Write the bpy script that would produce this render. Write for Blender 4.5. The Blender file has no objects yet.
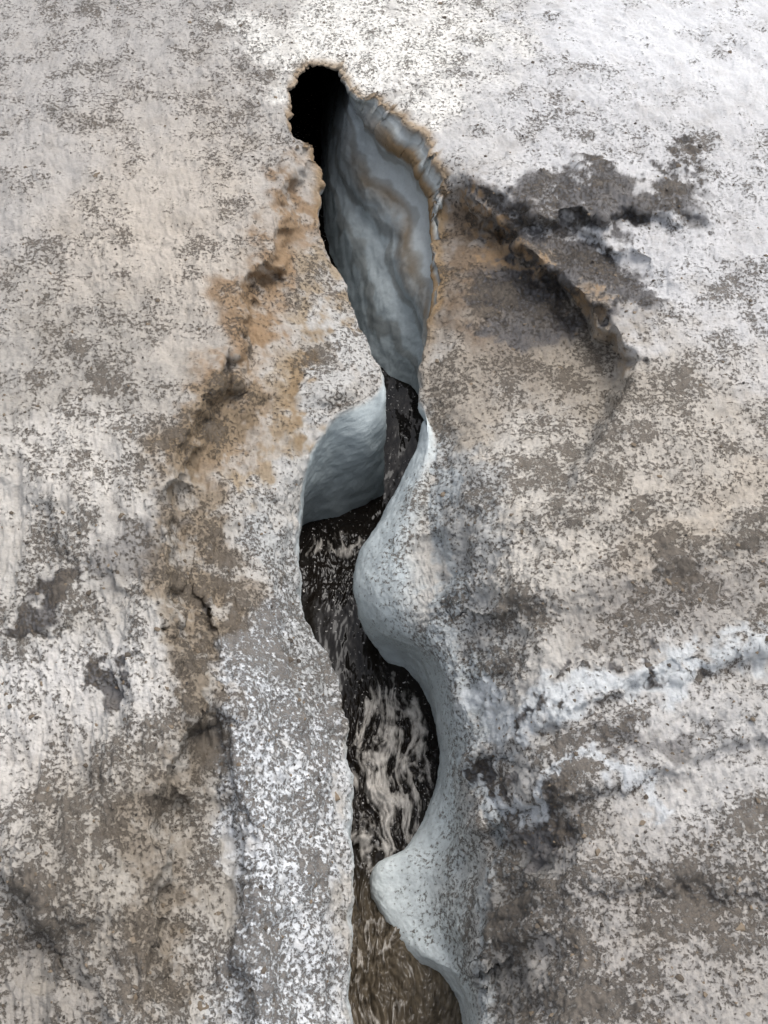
import bpy, math, numpy as np
rng=np.random.RandomState(7)
# ------------------------------------------------------------------ image pixel frame: pixels cast along camera rays to a given height
H0=2.4; PITCH=math.radians(55); F=1027.0
sp,cp=math.sin(PITCH),math.cos(PITCH)
def W(px,py,z):
    px=np.asarray(px,float);py=np.asarray(py,float);z=np.asarray(z,float)
    dx=px-384.0; u=512.0-py
    dy=cp*F+sp*u; dz=-sp*F+cp*u
    k=(z-H0)/dz
    return np.stack([dx*k,dy*k,z+0*k],-1)
def PX(P):
    q=P-np.array([0,0,H0]); d=q[...,1]*cp-q[...,2]*sp; u=q[...,1]*sp+q[...,2]*cp
    return 384+F*q[...,0]/d, 512-F*u/d
def lin(r,g,b):
    c=np.array([r,g,b])/255.0
    return np.where(c<.04045,c/12.92,((c+.055)/1.055)**2.4)
def sst(a,b,x):
    t=np.clip((x-a)/(b-a),0,1); return t*t*(3-2*t)
# ------------------------------------------------------------------ noise
perm=rng.permutation(256); perm=np.concatenate([perm,perm,perm])
gr=rng.normal(size=(256,3)); gr/=np.linalg.norm(gr,axis=1)[:,None]
def noise(P,sc,seed=0):
    sc=np.asarray(sc,float)
    Q=P*sc+seed*17.37
    I=np.floor(Q).astype(int); f=Q-I; I&=255
    u=f*f*f*(f*(f*6-15)+10)
    out=0
    for i in (0,1):
        wx=u[...,0] if i else 1-u[...,0]
        a=perm[(I[...,0]+i)&255]
        for j in (0,1):
            wy=u[...,1] if j else 1-u[...,1]
            b=perm[a+((I[...,1]+j)&255)]
            for k in (0,1):
                wz=u[...,2] if k else 1-u[...,2]
                g=gr[perm[b+((I[...,2]+k)&255)]]
                out=out+wx*wy*wz*(g[...,0]*(f[...,0]-i)+g[...,1]*(f[...,1]-j)+g[...,2]*(f[...,2]-k))
    return out*1.5
def fbm(P,sc,o,seed=0,r=.5):
    s=0;a=1
    for i in range(o):
        s=s+a*noise(P,np.asarray(sc)*2.03**i,seed+i); a*=r
    return s
# ------------------------------------------------------------------ stations around the slot
p=lambda *a:('p',)+a
d=lambda *a:('d',)+a
ST=[
((344,1150),d(-.02,0,-.3),d(-.03,0,-.5),d(-.03,0,-.9)),
((346,1024),d(-.02,0,-.3),d(-.03,0,-.5),d(-.03,0,-.9)),
((347,930),d(-.02,0,-.3),d(-.04,0,-.5),d(-.04,0,-.9)),
((348,850),d(-.02,0,-.3),d(-.04,0,-.5),d(-.04,0,-.9)),
((344,770),d(-.02,0,-.3),d(-.04,0,-.5),d(-.04,0,-.9)),
((340,710),d(-.03,0,-.3),d(-.05,0,-.5),d(-.05,0,-.9)),
((323,655),d(-.02,0,-.3),d(-.05,0,-.5),d(-.06,0,-.9)),
((301,612),d(-.02,0,-.3),d(-.05,0,-.5),d(-.06,0,-.9)),
((295,560),d(-.03,0,-.35),d(-.06,0,-.55),d(-.06,0,-.9)),
((298,510),d(-.02,.02,-.33),d(-.04,.03,-.52),d(-.04,.03,-.9)),
((305,462),p(307,478,-.33),p(304,502,-.5),p(298,550,-.9)),
((326,420),p(330,445,-.31),p(334,482,-.5),p(333,550,-.9)),
((362,398),p(367,430,-.3),p(371,466,-.48),p(370,530,-.9)),
((381,378),p(383,405,-.28),p(385,442,-.46),p(383,520,-.9)),
((371,350),d(-.06,.0,-.35),d(-.1,.0,-.6),d(-.12,0,-.9)),
((345,300),d(-.12,.0,-.35),d(-.18,.0,-.6),d(-.2,0,-.9)),
((320,243),d(-.12,.0,-.3),d(-.2,.0,-.6),d(-.25,0,-.9)),
((315,210),d(-.12,.05,-.3),d(-.25,.1,-.6),d(-.3,.1,-.9)),
((319,172),d(-.12,.1,-.3),d(-.3,.3,-.6),d(-.4,.3,-.9)),
((308,156),d(-.15,.2,-.3),d(-.35,.6,-.6),d(-.5,.8,-.9)),
((293,125),d(-.15,.35,-.3),d(-.4,1.0,-.6),d(-.7,1.6,-.9)),
((291,92),d(-.12,.45,-.3),d(-.4,1.3,-.6),d(-.7,2.0,-.9)),
((303,70),d(-.05,.5,-.25),d(-.3,1.5,-.55),d(-.6,2.4,-.9)),
((325,64),d(0,.5,-.25),d(-.15,1.5,-.5),d(-.4,2.5,-.9)),
((347,72),d(.0,.3,-.25),d(-.1,1.0,-.5),d(-.25,1.8,-.9)),
((368,94),p(349,120,-.2),p(328,165,-.5),p(318,235,-.9)),
((400,112),p(375,155,-.2),p(343,220,-.5),p(330,320,-.9)),
((430,138),p(404,190,-.23),p(366,262,-.5),p(350,360,-.85)),
((440,175),p(421,224,-.25),p(384,296,-.5),p(366,376,-.78)),
((445,215),p(433,254,-.25),p(402,322,-.5),p(384,388,-.75)),
((443,260),p(436,286,-.25),p(417,342,-.5),p(402,392,-.75)),
((436,300),p(433,318,-.26),p(425,360,-.5),p(415,400,-.75)),
((428,340),d(.03,0,-.35),d(.05,.0,-.5),d(.06,0,-.9)),
((424,380),d(.02,0,-.32),d(.04,.0,-.5),d(.06,0,-.9)),
((429,418),p(427,424,-.22),p(425,432,-.38),d(.06,0,-.9)),
((438,452),p(425,456,-.22),p(415,462,-.38),d(.04,0,-.9)),
((432,500),p(406,507,-.25),p(385,516,-.42),d(.02,0,-.9)),
((427,545),p(389,550,-.29),p(361,558,-.46),d(.0,0,-.9)),
((432,585),p(392,595,-.32),p(357,603,-.5),d(-.03,0,-.9)),
((443,620),p(408,628,-.35),p(371,640,-.58),d(-.04,0,-.9)),
((454,650),p(432,656,-.38),p(406,664,-.66),d(-.04,0,-.9)),
((463,680),p(447,689,-.40),p(429,702,-.7),d(-.03,0,-.9)),
((469,715),p(454,731,-.45),p(437,752,-.7),d(-.04,0,-.9)),
((474,760),p(454,780,-.50),p(429,806,-.7),d(-.08,0,-.9)),
((482,805),p(450,826,-.55),p(406,847,-.69),d(-.15,0,-.9)),
((490,850),p(438,868,-.58),p(376,866,-.68),d(-.24,0,-.9)),
((494,900),p(438,912,-.59),p(371,895,-.68),d(-.24,0,-.9)),
((492,955),p(456,960,-.56),p(406,948,-.68),d(-.18,0,-.9)),
((485,1024),p(476,1010,-.48),p(460,1000,-.66),d(-.06,0,-.9)),
((476,1150),p(473,1150,-.48),p(468,1130,-.66),d(-.03,0,-.9)),
]
NSt=len(ST)
rim=np.array([s[0] for s in ST],float)
LAST_L=22.5
outer=np.zeros((NSt,2))
for i,(x,y) in enumerate(rim):
    if i<=18: outer[i]=(-160, 1230-(1150-y)/(1150-172)*1180)
    elif i<=27: outer[i]=(-160+(i-18.0)/9.5*1100,-150)
    else: outer[i]=(930, -60+(y-175)/(1150-175)*1290)
outer[19]=(-60,-110);outer[27]=(850,-120)
def cr(C,u):
    C=np.asarray(C,float); n=len(C)
    i=np.clip(np.floor(u).astype(int),0,n-2); t=(u-i)[:,None]
    g=lambda k:C[np.clip(k,0,n-1)]
    a,b,c,e=g(i-1),g(i),g(i+1),g(i+2)
    return .5*((2*b)+(c-a)*t+(2*a-5*b+4*c-e)*t*t+(3*b-a-3*c+e)*t**3)
ud=np.linspace(0,NSt-1,6000)
rd=cr(rim,ud); od=cr(outer,ud)
L=np.concatenate([[0],np.cumsum(np.linalg.norm(np.diff(rd,axis=0),axis=1)*.75+np.linalg.norm(np.diff(od,axis=0),axis=1)*.25)])
NS=1400
u=np.interp(np.linspace(0,L[-1],NS),L,ud)
R0=cr(rim,u); R=R0.copy()
rr=np.stack([R[:,0]/100,R[:,1]/100,0*u],-1)
jag=sst(16,18.5,u)*(1-sst(30,33,u))
R[:,0]+=jag*(fbm(rr,[3.0,3.0,1],5,201,.62)*11); R[:,1]+=jag*(fbm(rr,[3.0,3.0,1],5,211,.62)*12)
R[:,0]+=(1-jag)*fbm(rr,[2.4,2.4,1],4,221,.5)*5
J=R-R0
O=np.stack([np.interp(u,np.arange(NSt),outer[:,k]) for k in (0,1)],-1)
# ------------------------------------------------------------------ relief of the banks (metres)
ly=[-200,60,180,230,300,390,480,560,640,690,800,900,1024,1300]
lx=[330,300,308,285,252,222,180,158,178,212,170,160,160,160]
ry=[-200,150,200,250,310,360,420,500,700,1300]
rx=[440,440,455,520,590,630,590,560,560,600]
def pl(wx,wy,pts):
    m=np.full(wx.shape,1e9); s=np.zeros(wx.shape)
    for (x0,y0),(x1,y1) in zip(pts[:-1],pts[1:]):
        dx,dy=x1-x0,y1-y0; t=np.clip(((wx-x0)*dx+(wy-y0)*dy)/(dx*dx+dy*dy),0,1)
        q=np.hypot(wx-x0-t*dx,wy-y0-t*dy); c=((wx-x0)*dy-(wy-y0)*dx)/math.hypot(dx,dy)
        s=np.where(q<m,np.sign(c)*q,s); m=np.minimum(m,q)
    return m,s
def bank(px,py,rx_,ry_,left):
    dd=np.hypot(px-rx_,py-ry_)
    P=np.stack([px/100.,py/100.,0*px],-1)
    w1=noise(P,1.3,3)*20+noise(P,3.5,5)*12+noise(P,9,6)*5
    wx=px+w1*.6; wy=py+noise(P,3,9)*14+noise(P,8,10)*6
    xl=np.interp(py,ly,lx)+w1
    xr=np.interp(py,ry,rx)+w1
    amp=sst(60,260,py)
    zl=-.12*amp*sst(-10,12,px-xl)-.06*amp*sst(0,90,px-xl)-.07*sst(480,640,py)*sst(-70,10,px-(rx_-40))-.05*sst(440,560,py)*np.exp(-(dd/20)**2)
    gate=sst(150,230,py)*(1-sst(400,520,py))
    zr=-.15*gate*sst(-18,8,xr-px)-.09*sst(380,520,py)*sst(-110,110,(500+w1*1.5)-px)-.08*sst(420,560,py)*sst(-60,20,(rx_+30)-px)
    zc=-.035*sst(120,300,py)*np.exp(-(dd/22)**2)-.07*sst(350,520,py)*np.exp(-(dd/38)**2)
    z=np.where(left,zl,zr)+zc
    def bl(cx,cy,a,b,an,soft=.35):
        c,s=math.cos(math.radians(an)),math.sin(math.radians(an))
        X=(wx-cx)*c+(wy-cy)*s; Y=-(wx-cx)*s+(wy-cy)*c
        return 1-sst(1-soft,1+soft,np.hypot(X/a,Y/b))
    z=z+.045*bl(590,193,118,26,6,.22)
    z=z-.04*bl(575,250,90,20,22)
    z=z+.02*bl(45,610,60,16,-35)-.02*bl(120,560,45,60,20)
    z=z-.015*bl(680,745,90,25,-8)-.025*bl(535,835,42,32,10,.25)
    z=z-.025*bl(497,772,35,18,0,.25)
    z=z+.03*bl(60,860,80,50,30)-.02*bl(60,960,70,30,20)
    def ledge(pts,h,w,reach):
        m,s=pl(wx,wy,pts); return h*sst(-w,w,s)*np.exp(-(m/reach)**2)
    if left:
        z=z+ledge([(0,470),(60,520),(110,600),(120,700),(90,800),(20,850)],.05,24,90)
        z=z+ledge([(0,880),(60,940),(110,1010),(120,1100)],.05,12,70)
        z=z+ledge([(210,640),(225,720),(235,800),(245,900),(250,1060)],.05,14,60)
        m,_=pl(wx,wy,[(350,372),(300,440),(272,540),(248,680),(256,800),(262,1080)])
        z=z+.045*np.exp(-(m/26)**2)*sst(360,460,py)
    else:
        z=z+ledge([(768,650),(690,668),(600,700),(520,742),(470,765)],-.045,12,60)
        z=z+ledge([(768,740),(680,770),(600,785),(520,815),(490,840)],-.05,12,70)
        z=z+ledge([(768,900),(650,880),(560,900),(520,950)],-.045,20,80)
        z=z+ledge([(768,540),(690,560),(600,600),(520,610)],-.035,20,80)
    return z
NF,NE,NW=20,410,160
T=np.linspace(0,1,NE)**.92
jw=np.exp(-((1-T)*30))[None]
px=O[:,None,0]+(R0[:,None,0]-O[:,None,0])*T[None]+J[:,None,0]*jw
py=O[:,None,1]+(R0[:,None,1]-O[:,None,1])*T[None]+J[:,None,1]*jw
lf=sst(LAST_L-2.5,LAST_L+2.5,u)[:,None]
zL=bank(px,py,R[:,None,0],R[:,None,1],True); zR=bank(px,py,R[:,None,0],R[:,None,1],False)
Z=zL*(1-lf)+zR*lf
E=W(px,py,Z)
c0=E[:,0]
ctr=np.array([0,2.5,0]); dirn=c0-ctr; dirn[:,2]=0
k=((np.linspace(1,0,NF,endpoint=False))**2.5)[None,:,None]
far=c0[:,None]+dirn[:,None]*k*14
far[...,2]=c0[:,None,2]*(1-k[...,0])+ .25*noise(far*[1,1,0],.25,4)*k[...,0]*2
RW=E[:,-1]
ring=[]
for kk in (1,2,3):
    C=[]
    for i,s in enumerate(ST):
        a=s[kk]
        if a[0]=='p': C.append(W(a[1],a[2],a[3]))
        else:
            b=RW[np.argmin(abs(u-i))]; C.append([b[0]+a[1],b[1]+a[2],(b[2]+a[3]+.05) if kk<2 else a[3]])
    ring.append(cr(np.array(C),u))
A,B,C3=ring
t0=(RW-E[:,-14]); t0/=np.linalg.norm(t0,axis=1)[:,None]+1e-9
l01=np.linalg.norm(A-RW,axis=1)[:,None]
def herm(a,b,ta,tb,n,first):
    t=np.linspace(0,1,n+1)[first:][None,:,None]
    a,b,ta,tb=[q[:,None] for q in (a,b,ta,tb)]
    return (2*t**3-3*t**2+1)*a+(t**3-2*t**2+t)*ta+(-2*t**3+3*t**2)*b+(t**3-t**2)*tb
n1,n2=int(NW*.4),int(NW*.35); n3=NW-n1-n2
TA=(B-RW)*.5; TB=(C3-A)*.5
W1=herm(RW,A,t0*np.minimum(l01,.14),TA,n1,1)
W2=herm(A,B,TA,TB,n2,1); W3=herm(B,C3,TB,(C3-B),n3,1)
G=np.concatenate([far,E,W1,W2,W3],1)
wall=np.zeros(G.shape[:2]); wall[:,NF+NE:]=np.linspace(0,1,NW)[None]
dist=np.full(G.shape[:2],0.); dist[:,NF:NF+NE]=np.hypot(px-R[:,None,0],py-R[:,None,1]); dist[:,:NF]=500
U=np.repeat(u[:,None],G.shape[1],1)
K=30; off=(np.arange(K,0,-1)/K)**1.5*8
pre=G[:1]-np.array([0,1,0])*off[:,None,None]; post=G[-1:]-np.array([0,1,0])*off[::-1][:,None,None]
G=np.concatenate([pre,G,post]); wall=np.concatenate([wall[:1].repeat(K,0),wall,wall[-1:].repeat(K,0)])
dist=np.concatenate([dist[:1].repeat(K,0),dist,dist[-1:].repeat(K,0)]);U=np.concatenate([U[:1].repeat(K,0),U,U[-1:].repeat(K,0)])
SX,SY=PX(G)
bad=(G[...,1]*cp-(G[...,2]-H0)*sp)<.3
SX=np.where(bad,384,SX); SY=np.where(bad,1300,SY)
SXc=np.clip(SX,-300,1100);SYc=np.clip(SY,-300,1300)
def normals(G):
    a=np.gradient(G,axis=0);b=np.gradient(G,axis=1)
    n=np.cross(a,b); n/=np.linalg.norm(n,axis=2)[...,None]+1e-12
    return n
N=normals(G)
if N[K+200,NF+100,2]<0: N=-N
rs=sst(34,36,U)
wnA=noise(G,9,301)
wm=sst(0.0,.16,wall)*(1-rs)+rs*sst(-.05,.50,wall+.12*wnA)*sst(0,.05,wall)
wA=fbm(G,4.,4,11,.6); wB=fbm(G,4.,4,31,.6); wC=fbm(G,22.,3,51,.6)
QX=SXc+wA*36+wC*14; QY=SYc+wB*36-wC*14
def bl(cx,cy,a,b,an=0,soft=.4):
    c,s=math.cos(math.radians(an)),math.sin(math.radians(an))
    X=(QX-cx)*c+(QY-cy)*s; Y=-(QX-cx)*s+(QY-cy)*c
    return 1-sst(1-soft,1+soft,np.hypot(X/a,Y/b))
def line(pts,w,soft=.5):
    m,_=pl(QX,QY,pts)
    return 1-sst(w*(1-soft),w*(1+soft),m)
mudm=np.zeros(QX.shape)
for a in [(600,195,112,26,6),(520,192,50,14,-4),(565,240,70,18,18),(600,270,55,22,35),(530,300,55,30,30),(40,612,46,12,-35),(495,772,30,12,10),(535,835,36,25,10),(98,690,10,22,10),(640,670,9,16,0),(575,672,8,9,0),(665,165,12,8,0),(548,718,8,6,0)]:
    mudm=np.maximum(mudm,bl(*a,.25))
mudm=np.maximum(mudm,.6*bl(125,545,45,44,10,.4))
mudm=np.maximum(mudm,.7*bl(655,735,60,13,-12,.4))
def rot(P,deg):
    c,s=math.cos(math.radians(deg)),math.sin(math.radians(deg))
    return np.stack([P[...,0]*c+P[...,1]*s,-P[...,0]*s+P[...,1]*c,P[...,2]],-1)
isR=sst(LAST_L-3,LAST_L+3,U)
fabR=fbm(rot(G,28),[2.4,10,5],5,140,.62); fabL=fbm(rot(G,100),[2.6,11,5],5,150,.65)
fab=fabR*isR+fabL*(1-isR)
low=sst(330,560,SYc)
rough=(1-.85*wm)
fl=1+.9*mudm
fine=fbm(G,[50,50,50],3,20,.75)
pit=np.clip(np.abs(fbm(G,[22,22,22],4,60,.65)),0,.5)
disp=rough*(.012*fbm(G,[5,5,5],2,2)+.018*fab*(.3+.7*low)+ .008*fl*fbm(G,[16,16,16],3,6,.6)+.0028*fl*fine-.011*(.3-pit)*(.45+.5*low))
flute=np.sin(U*1.9+wall*7+1.5*noise(G,3.,77))*.5+.6*noise(G,[9,9,3],79)
disp+=wm*(.008*flute+.005*fbm(G,[14,14,14],2,81)+.0012*fine)
top=sst(16,19,U)*(1-sst(31,34,U))
bandp=wall*21-U*.35+2.4*noise(G,2.6,83)+1.0*noise(G,7,84)
disp+=wm*top*sst(24.5,26.5,U)*.018*np.sin(bandp)*(1-sst(.6,.9,wall))
disp*=np.where(dist>400,.5,1)
G=G+N*disp[...,None]
# ------------------------------------------------------------------ colours
col=np.ones(QX.shape+(3,))*lin(192,188,181)
den=np.full(QX.shape,.42)
clean=np.zeros(QX.shape)
def put(m,c,s=1.,dn=None,cl=None):
    global col,den,clean
    m=np.clip(m*s,0,1)
    col=col*(1-m[...,None])+lin(*c)*m[...,None]
    if dn is not None: den=den*(1-m)+dn*m
    if cl is not None: clean=clean*(1-m)+cl*m
patch=np.clip(.75+1.5*fbm(G,[9,9,9],4,171,.7),0,1)
pat2=np.clip(patch+.3,0,1)
put(bl(100,120,240,260,0,.6),(182,178,173),1,.43)
put(bl(700,150,260,330,0,.5),(210,209,208),1,.37)
put(bl(690,30,150,60,0,.6),(226,226,226),1,.28)
put(bl(372,45,125,58,0,.35),(250,247,239),1,.47,.9)
put(bl(150,260,110,150,20,.7),(198,187,172),.7,.36)
put(bl(80,370,110,90,0,.6),(168,163,155),.8,.48)
put(bl(520,520,110,160,0,.6),(204,198,188),.9,.45)
put(bl(690,500,110,150,0,.6),(192,184,172),.9,.45)
put(bl(60,480,80,60,0,.5),(206,201,193),.9,.36)
put(bl(60,720,110,70,-15,.5),(216,213,208),.9,.37,.4)
put(bl(30,800,80,70,0,.5),(206,201,194),.8,.40)
put(bl(660,600,130,45,-8,.5),(156,151,145),.8,.56)
put(bl(700,760,140,110,0,.6),(200,198,195),.8,.44,.3)
put(bl(640,940,190,130,0,.6),(172,167,161),.9,.52,.2)
put(bl(60,960,110,90,0,.5),(160,154,146),.9,.50,.2)
put(bl(130,840,110,120,0,.6),(170,163,152),.8,.49,.2)
put(line([(312,185),(285,240),(248,300),(222,385),(212,450)],34)*pat2,(148,124,97),.95,.38)
put(bl(266,300,26,95,22,.5)*pat2,(156,131,102),.8,.32)
put(bl(245,420,42,60,10,.5)*pat2,(156,134,107),.8,.38)
put(line([(225,400),(190,480),(175,560),(195,640),(210,700)],34)*pat2,(142,126,104),.85,.5)
put(line([(215,560),(250,640),(235,760)],20)*patch,(140,127,110),.7,.54)
put(line([(205,640),(180,760),(150,860),(160,1000)],30)*patch,(138,127,112),.8,.52)
put(line([(330,270),(318,330),(292,410),(270,500)],22)*pat2,(162,144,118),.85,.38)
put(bl(312,370,18,50,15,.5)*patch,(148,126,96),.9,.36)
put(line([(345,300),(362,370),(330,405),(290,480),(275,600)],13),(200,199,195),.8,.44,.7)
put(bl(520,310,115,85,35,.4),(134,124,112),.95,.50)
put(bl(470,250,40,70,-20,.5)*pat2,(128,109,88),.9,.42)
put(bl(460,390,50,60,0,.5),(166,156,142),.85,.5)
put(line([(455,205),(520,248),(590,305),(622,350)],9)*patch,(164,137,105),.85,.22)
put(bl(590,380,60,60,0,.6),(176,166,151),.7,.45)
put(line([(640,560),(768,470)],22),(188,176,160),.5,.4)
put(line([(284,650),(282,720),(287,800),(290,900),(292,1060)],58,.28)*np.clip(1.02+.6*wC,0,1),(228,231,233),1,.575,.85)
put(line([(275,520),(290,600),(315,690)],20,.4),(190,191,189),.85,.52,.9)
put(line([(455,460),(460,580),(482,680)],32,.5),(182,182,179),.9,.51,.7)
put(line([(430,470),(428,560),(455,650),(474,760),(490,870),(486,1030)],16,.6),(184,190,191),.8,.44,1)
put(line([(515,880),(525,1060)],30,.5),(134,131,126),.9,.58,.3)
put(line([(470,712),(505,737),(600,692),(690,657),(768,645)],15,.5),(206,210,211),.85,.27,.9)
put(line([(470,770),(510,808),(600,780),(640,790)],10,.5),(206,210,212),.75,.29,.8)
put(mudm,(98,96,96),.92,.5,0)
clean=np.maximum(clean,wm)
# slot walls
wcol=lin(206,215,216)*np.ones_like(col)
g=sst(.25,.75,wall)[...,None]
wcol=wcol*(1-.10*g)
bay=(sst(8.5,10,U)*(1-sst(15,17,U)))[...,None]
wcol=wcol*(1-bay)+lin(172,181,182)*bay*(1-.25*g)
band=sst(-.2,.7,np.sin(bandp)+.5*wA)
tb=(top*(.22+.75*band)*(1-sst(.36,.74,wall+.18*wA))*sst(24.5,26.5,U))[...,None]
wcol=wcol*(1-tb)+lin(134,110,78)*tb
thin=(top*sst(.3,.9,np.sin(bandp*1.9+wA*2+.8)+.3*wB)*.45)[...,None]
wcol=wcol*(1-thin)+lin(116,108,94)*thin
lo=(sst(42.,45,U))[...,None]
wcol=wcol*(1-lo)+lin(208,215,214)*lo
tun_shade=(sst(17.5,19,U)*(1-sst(24.0,24.9,U))*sst(.02,.1,wall))[...,None]
wcol=wcol*(1-tun_shade)+lin(60,56,52)*tun_shade  # tunnel gloom painted into the wall colour
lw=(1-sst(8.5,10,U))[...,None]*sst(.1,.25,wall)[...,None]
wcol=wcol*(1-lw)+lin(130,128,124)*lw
mid=(rs*(1-sst(41,43,U)))[...,None]
wcol=wcol*(1-.14*mid)
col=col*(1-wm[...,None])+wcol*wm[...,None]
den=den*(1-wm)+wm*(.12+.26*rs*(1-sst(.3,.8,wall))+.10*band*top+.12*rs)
cr_=(np.exp(-(dist/6)**2)*(1-sst(.02,.1,wall))*sst(16,18,U)*(1-sst(31,33,U)))[...,None]*.8
col=col*(1-cr_)+lin(150,124,88)*cr_
cw=1-.7*clean
den=np.clip(den+.16*wB*cw*(1-wm)+.16*fab*cw*(.4+.6*low)*(1-wm),0,1)
wet=np.clip(.3+.5*mudm+.45*wm+.25*wA,0,1)
# ------------------------------------------------------------------ mesh
def grid_mesh(name,G,attrs,flip=False):
    n,mm=G.shape[:2]
    idx=np.arange(n*mm).reshape(n,mm)
    q=np.stack([idx[:-1,:-1],idx[1:,:-1],idx[1:,1:],idx[:-1,1:]],-1).reshape(-1,4)
    if flip: q=q[:,::-1]
    me=bpy.data.meshes.new(name)
    me.vertices.add(n*mm); me.vertices.foreach_set('co',G.reshape(-1).astype(np.float32))
    me.loops.add(q.size); me.loops.foreach_set('vertex_index',q.reshape(-1).astype(np.int32))
    me.polygons.add(len(q)); me.polygons.foreach_set('loop_start',(np.arange(len(q))*4).astype(np.int32))
    me.update(calc_edges=True); me.validate()
    me.polygons.foreach_set('use_smooth',np.ones(len(me.polygons),bool))
    for k_,v in attrs.items():
        if v.ndim==3:
            a=me.attributes.new(k_,'FLOAT_COLOR','POINT')
            a.data.foreach_set('color',np.concatenate([v,np.ones(v.shape[:2]+(1,))],-1).reshape(-1).astype(np.float32))
        else:
            a=me.attributes.new(k_,'FLOAT','POINT'); a.data.foreach_set('value',v.reshape(-1).astype(np.float32))
    ob=bpy.data.objects.new(name,me); bpy.context.scene.collection.objects.link(ob)
    return ob
a=G[K+201,NF+100]-G[K+200,NF+100]; b=G[K+200,NF+101]-G[K+200,NF+100]
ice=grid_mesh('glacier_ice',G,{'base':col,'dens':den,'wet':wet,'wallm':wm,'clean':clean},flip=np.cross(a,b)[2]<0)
# ------------------------------------------------------------------ node helpers
class NT:
    def __init__(s,name):
        s.m=bpy.data.materials.new(name); s.m.use_nodes=True; s.t=s.m.node_tree; s.t.nodes.clear()
    def n(s,ty,**k):
        x=s.t.nodes.new(ty)
        for a,b in k.items(): setattr(x,a,b)
        return x
    def l(s,a,b): s.t.links.new(a,b)
    def attr(s,n,o='Fac'): return s.n('ShaderNodeAttribute',attribute_name=n).outputs[o]
    def math(s,op,a,b=None,c=None,clamp=False):
        x=s.n('ShaderNodeMath',operation=op,use_clamp=clamp)
        for i,v in enumerate((a,b,c)):
            if v is None: continue
            if isinstance(v,(int,float)): x.inputs[i].default_value=v
            else: s.l(v,x.inputs[i])
        return x.outputs[0]
    def noise(s,co,sc,de=4,ro=.6,di=0):
        x=s.n('ShaderNodeTexNoise'); s.l(co,x.inputs['Vector'])
        x.inputs['Scale'].default_value=sc;x.inputs['Detail'].default_value=de;x.inputs['Roughness'].default_value=ro;x.inputs['Distortion'].default_value=di
        return x.outputs['Fac']
    def mix(s,f,a,b,bt='MIX'):
        x=s.n('ShaderNodeMix',data_type='RGBA',blend_type=bt)
        for i,v in ((0,f),(6,a),(7,b)):
            if isinstance(v,(int,float)): x.inputs[i].default_value=v
            elif isinstance(v,(tuple,list,np.ndarray)): x.inputs[i].default_value=tuple(v)[:3]+(1,)
            else: s.l(v,x.inputs[i])
        return x.outputs[2]
t=NT('dirty_ice')
geo=t.n('ShaderNodeTexCoord').outputs['Object']
base=t.attr('base','Color'); dens=t.attr('dens'); wetA=t.attr('wet'); wl=t.attr('wallm'); clA=t.attr('clean')
nA=t.noise(geo,80,4,.78); nB=t.noise(geo,8,6,.74)
v=t.math('ADD',nA,t.math('MULTIPLY',t.math('SUBTRACT',nB,.5),t.math('MULTIPLY_ADD',clA,-.35,.75)))
thr=t.math('MULTIPLY_ADD',dens,-.60,.80)
fle=t.math('MULTIPLY',t.math('SUBTRACT',v,thr),12,clamp=True)
soft=t.math('MULTIPLY',t.math('SUBTRACT',v,t.math('SUBTRACT',thr,.12)),2.6,clamp=True)
fcol=t.mix(nB,tuple(lin(58,56,54)),tuple(lin(120,109,95)))
mot=t.math('ADD',t.math('MULTIPLY_ADD',nB,.55,.57),t.math('MULTIPLY',t.math('SUBTRACT',1.0,nA),.42))
mo=t.n('ShaderNodeCombineColor'); [t.l(mot,mo.inputs[i]) for i in range(3)]
b1=t.mix(1.0,base,mo.outputs[0],'MULTIPLY')
br=t.math('MULTIPLY',t.math('SUBTRACT',t.noise(geo,6,5,.74),.5),3.5,clamp=True)
b1=t.mix(t.math('MULTIPLY',br,t.math('MULTIPLY_ADD',clA,-.36,.38)),b1,tuple(lin(146,133,114)))
b1=t.mix(t.math('MULTIPLY',soft,.22),b1,tuple(lin(124,114,102)))
b2=t.mix(t.math('MULTIPLY',fle,.82),b1,fcol)
bs=t.n('ShaderNodeBsdfPrincipled'); t.l(b2,bs.inputs['Base Color'])
rg=t.math('MULTIPLY_ADD',wetA,-.4,.62); rg=t.math('ADD',rg,t.math('MULTIPLY',t.math('SUBTRACT',nA,.5),.5),clamp=True)
t.l(rg,bs.inputs['Roughness']); bs.inputs['IOR'].default_value=1.33
hh=t.math('ADD',t.math('MULTIPLY',fle,-.6),t.math('MULTIPLY',nA,1.0))
hh=t.math('MULTIPLY',hh,t.math('MULTIPLY_ADD',wl,-.7,1.0))
bp=t.n('ShaderNodeBump'); bp.inputs['Strength'].default_value=1; bp.inputs['Distance'].default_value=.0075
t.l(hh,bp.inputs['Height']); t.l(bp.outputs[0],bs.inputs['Normal'])
o=t.n('ShaderNodeOutputMaterial'); t.l(bs.outputs[0],o.inputs[0])
ice.data.materials.append(t.m)
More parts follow.
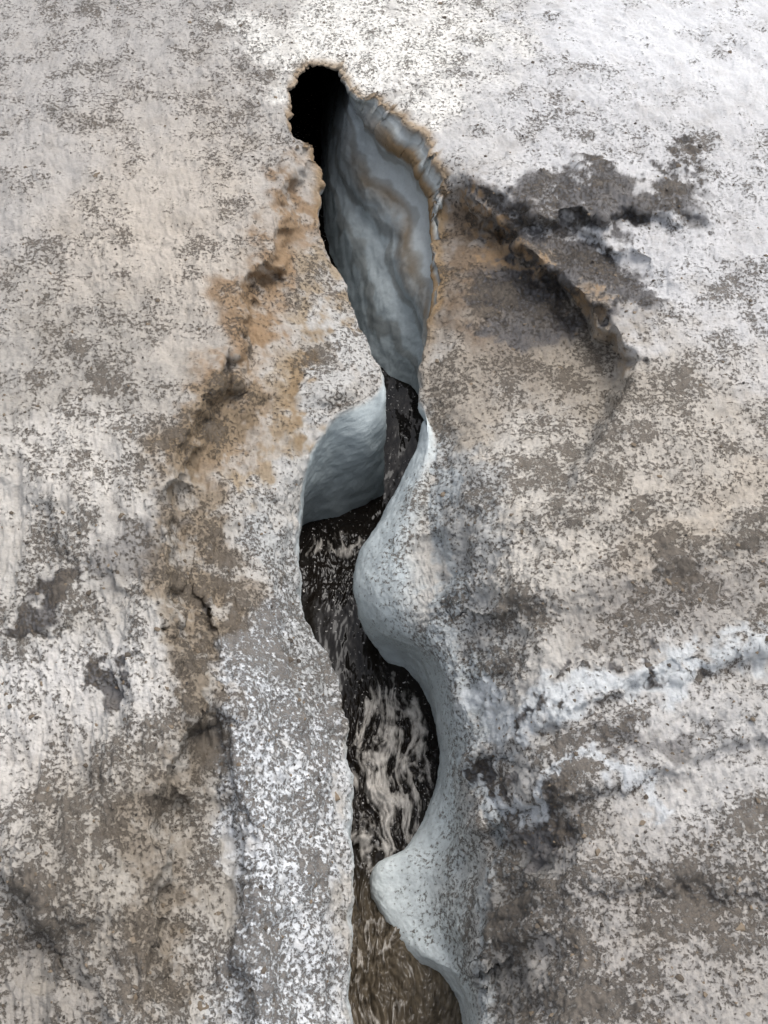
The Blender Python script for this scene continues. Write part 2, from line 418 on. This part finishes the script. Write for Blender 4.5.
# ------------------------------------------------------------------ stream
ys=np.concatenate([np.linspace(-8,.0,30,endpoint=False),np.linspace(0,3.6,760),np.linspace(3.62,8,60)])
xs=np.concatenate([np.linspace(-1.1,-.32,60,endpoint=False),np.linspace(-.32,.3,330),np.linspace(.302,.75,40)])
Xg,Yg=np.meshgrid(xs,ys,indexing='ij')
Wt=np.stack([Xg,Yg,np.full(Xg.shape,-.7)],-1)
sx,sy=PX(Wt)
wn=fbm(Wt,6,3,180)*20
def eb(cx,cy,a,b,s=.5): return 1-sst(1-s,1+s,np.hypot((sx+wn-cx)/a,(sy-wn-cy)/b))
boil=np.maximum(np.maximum(eb(388,775,45,90),.5*eb(335,560,40,40)),.9*eb(395,960,70,110))
Wt2=Wt+np.stack([fbm(Wt,5,2,120)*.05,fbm(Wt,5,2,125)*.05,0*Xg],-1)
lump=fbm(Wt2,[13,8,6],5,110,.62)
crest=1-np.clip(np.abs(fbm(Wt2,[13,4,6],5,160,.62))*2.4,0,1)   # breaking crests drawn out along the flow
Wt[...,2]+=.010*fbm(Wt,[5,3,5],3,101,.55)+boil*(.028*lump+.03+.006*crest)+.001*fbm(Wt,[50,30,30],2,115)
ring_=np.exp(-((np.hypot((sx-390)/30,(sy-748)/52)-1)/.30)**2)*sst(-40,30,745-sy+10)
foam=np.maximum(np.maximum(eb(388,795,44,66),.9*eb(392,700,22,30)),.7*eb(335,552,34,16))
foam=np.maximum(foam,1.0*ring_)
foam=np.clip(foam*(.40+.85*crest**1.5+.35*lump)+.80*eb(378,960,38,130)*crest**1.5,0,1)
silt=sst(840,940,sy)
water=grid_mesh('meltwater_stream',Wt,{'foam':foam,'silt':silt},flip=False)
t=NT('silty_water'); geo=t.n('ShaderNodeTexCoord').outputs['Object']
mp=t.n('ShaderNodeMapping'); mp.inputs['Scale'].default_value=(1,.42,1); t.l(geo,mp.inputs[0]); g2=mp.outputs[0]
f1=t.noise(g2,48,5,.62,.5); fo=t.attr('foam'); si=t.attr('silt')
fm=t.math('MULTIPLY',t.math('SUBTRACT',f1,t.math('MULTIPLY_ADD',fo,-.66,.76)),1.9,clamp=True)
sk=t.math('MULTIPLY',t.math('SUBTRACT',t.noise(geo,95,2,.5),.67),14,clamp=True)
sk=t.math('MULTIPLY',sk,t.math('SUBTRACT',1.0,si))
wc=t.mix(t.math('MULTIPLY',si,t.math('MULTIPLY_ADD',f1,1.6,-.35,clamp=True)),tuple(lin(26,22,18)),tuple(lin(122,110,92)))
wc=t.mix(t.math('MULTIPLY',fm,.9),wc,tuple(lin(208,202,193)))
wc=t.mix(t.math('MULTIPLY',sk,.8),wc,tuple(lin(210,206,200)))  # pale specular dots painted into the water colour
bs=t.n('ShaderNodeBsdfPrincipled'); t.l(wc,bs.inputs['Base Color']); bs.inputs['IOR'].default_value=1.33
t.l(t.math('MULTIPLY_ADD',fm,.4,.09),bs.inputs['Roughness'])
bp=t.n('ShaderNodeBump'); bp.inputs['Strength'].default_value=.3; bp.inputs['Distance'].default_value=.006
t.l(t.noise(g2,36,1,.4),bp.inputs['Height']); t.l(bp.outputs[0],bs.inputs['Normal'])
o=t.n('ShaderNodeOutputMaterial'); t.l(bs.outputs[0],o.inputs[0]); water.data.materials.append(t.m)
# ------------------------------------------------------------------ loose grit on the ice: one mesh
Gx=G[K:-K,NF:NF+NE-6].reshape(-1,3); Dn=(den+.8*mudm)[K:-K,NF:NF+NE-6].reshape(-1)
pw=np.clip(Dn-.15,0,1)*((Gx[:,1]<6)); pw/=pw.sum()
NG=3600
ids=rng.choice(len(Gx),NG,p=pw)
ph=(1+5**.5)/2
ico=np.array([(-1,ph,0),(1,ph,0),(-1,-ph,0),(1,-ph,0),(0,-1,ph),(0,1,ph),(0,-1,-ph),(0,1,-ph),(ph,0,-1),(ph,0,1),(-ph,0,-1),(-ph,0,1)])/1.9
fi=np.array([(0,11,5),(0,5,1),(0,1,7),(0,7,10),(0,10,11),(1,5,9),(5,11,4),(11,10,2),(10,7,6),(7,1,8),(3,9,4),(3,4,2),(3,2,6),(3,6,8),(3,8,9),(4,9,5),(2,4,11),(6,2,10),(8,6,7),(9,8,1)])
sz=.0014+.0021*rng.exponential(1,NG); sz=np.clip(sz,0,.014)
vs=[]
for i in range(NG):
    vv=ico*(1+.3*rng.normal(size=(12,1)))*np.array([1,rng.uniform(.6,1),rng.uniform(.35,.7)])
    an=rng.uniform(0,6.28); c,s_=math.cos(an),math.sin(an)
    vv=np.stack([vv[:,0]*c-vv[:,1]*s_,vv[:,0]*s_+vv[:,1]*c,vv[:,2]],-1)
    vs.append(vv*sz[i]+Gx[ids[i]])
vs=np.concatenate(vs); fs_=(fi[None]+12*np.arange(NG)[:,None,None]).reshape(-1,3)
me=bpy.data.meshes.new('gravel'); me.from_pydata(vs.tolist(),[],fs_.tolist())
gv=bpy.data.objects.new('gravel',me); bpy.context.scene.collection.objects.link(gv)
t=NT('grit'); ge=t.n('ShaderNodeNewGeometry'); rp=t.mix(ge.outputs['Random Per Island'],tuple(lin(60,56,52)),tuple(lin(135,120,100)))
bs=t.n('ShaderNodeBsdfPrincipled'); t.l(rp,bs.inputs['Base Color']); bs.inputs['Roughness'].default_value=.7
o=t.n('ShaderNodeOutputMaterial'); t.l(bs.outputs[0],o.inputs[0]); me.materials.append(t.m)
# ------------------------------------------------------------------ light
sc=bpy.context.scene
w=bpy.data.worlds.new('World'); sc.world=w; w.use_nodes=True; nt=w.node_tree
bg=nt.nodes['Background']; sk=nt.nodes.new('ShaderNodeTexSky'); sk.sky_type='NISHITA'; sk.sun_disc=False
EL,AZ=math.radians(62),math.radians(48)
sk.sun_elevation=EL; sk.sun_rotation=AZ; sk.air_density=1.0; sk.dust_density=4.0
hs=nt.nodes.new('ShaderNodeHueSaturation'); hs.inputs['Saturation'].default_value=.42; hs.inputs['Value'].default_value=1.25
nt.links.new(sk.outputs[0],hs.inputs['Color']); nt.links.new(hs.outputs[0],bg.inputs[0]); bg.inputs[1].default_value=.15
sl=bpy.data.lights.new('sun','SUN'); sl.energy=1.15; sl.angle=math.radians(36); sl.color=(1,.98,.95)
so=bpy.data.objects.new('sun',sl); sc.collection.objects.link(so)
from mathutils import Vector
dv=Vector((math.sin(AZ)*math.cos(EL),math.cos(AZ)*math.cos(EL),math.sin(EL)))
so.rotation_euler=dv.to_track_quat('Z','Y').to_euler()
sc.view_settings.view_transform='Standard'; sc.view_settings.look='None'; sc.view_settings.exposure=0
ca=bpy.data.cameras.new('camera'); ca.sensor_fit='VERTICAL'; ca.sensor_height=24; ca.lens=24*F/1024; ca.clip_start=.05; ca.clip_end=500
co=bpy.data.objects.new('camera',ca); sc.collection.objects.link(co); co.location=(0,0,H0); co.rotation_euler=(math.radians(35),0,0)
sc.camera=co
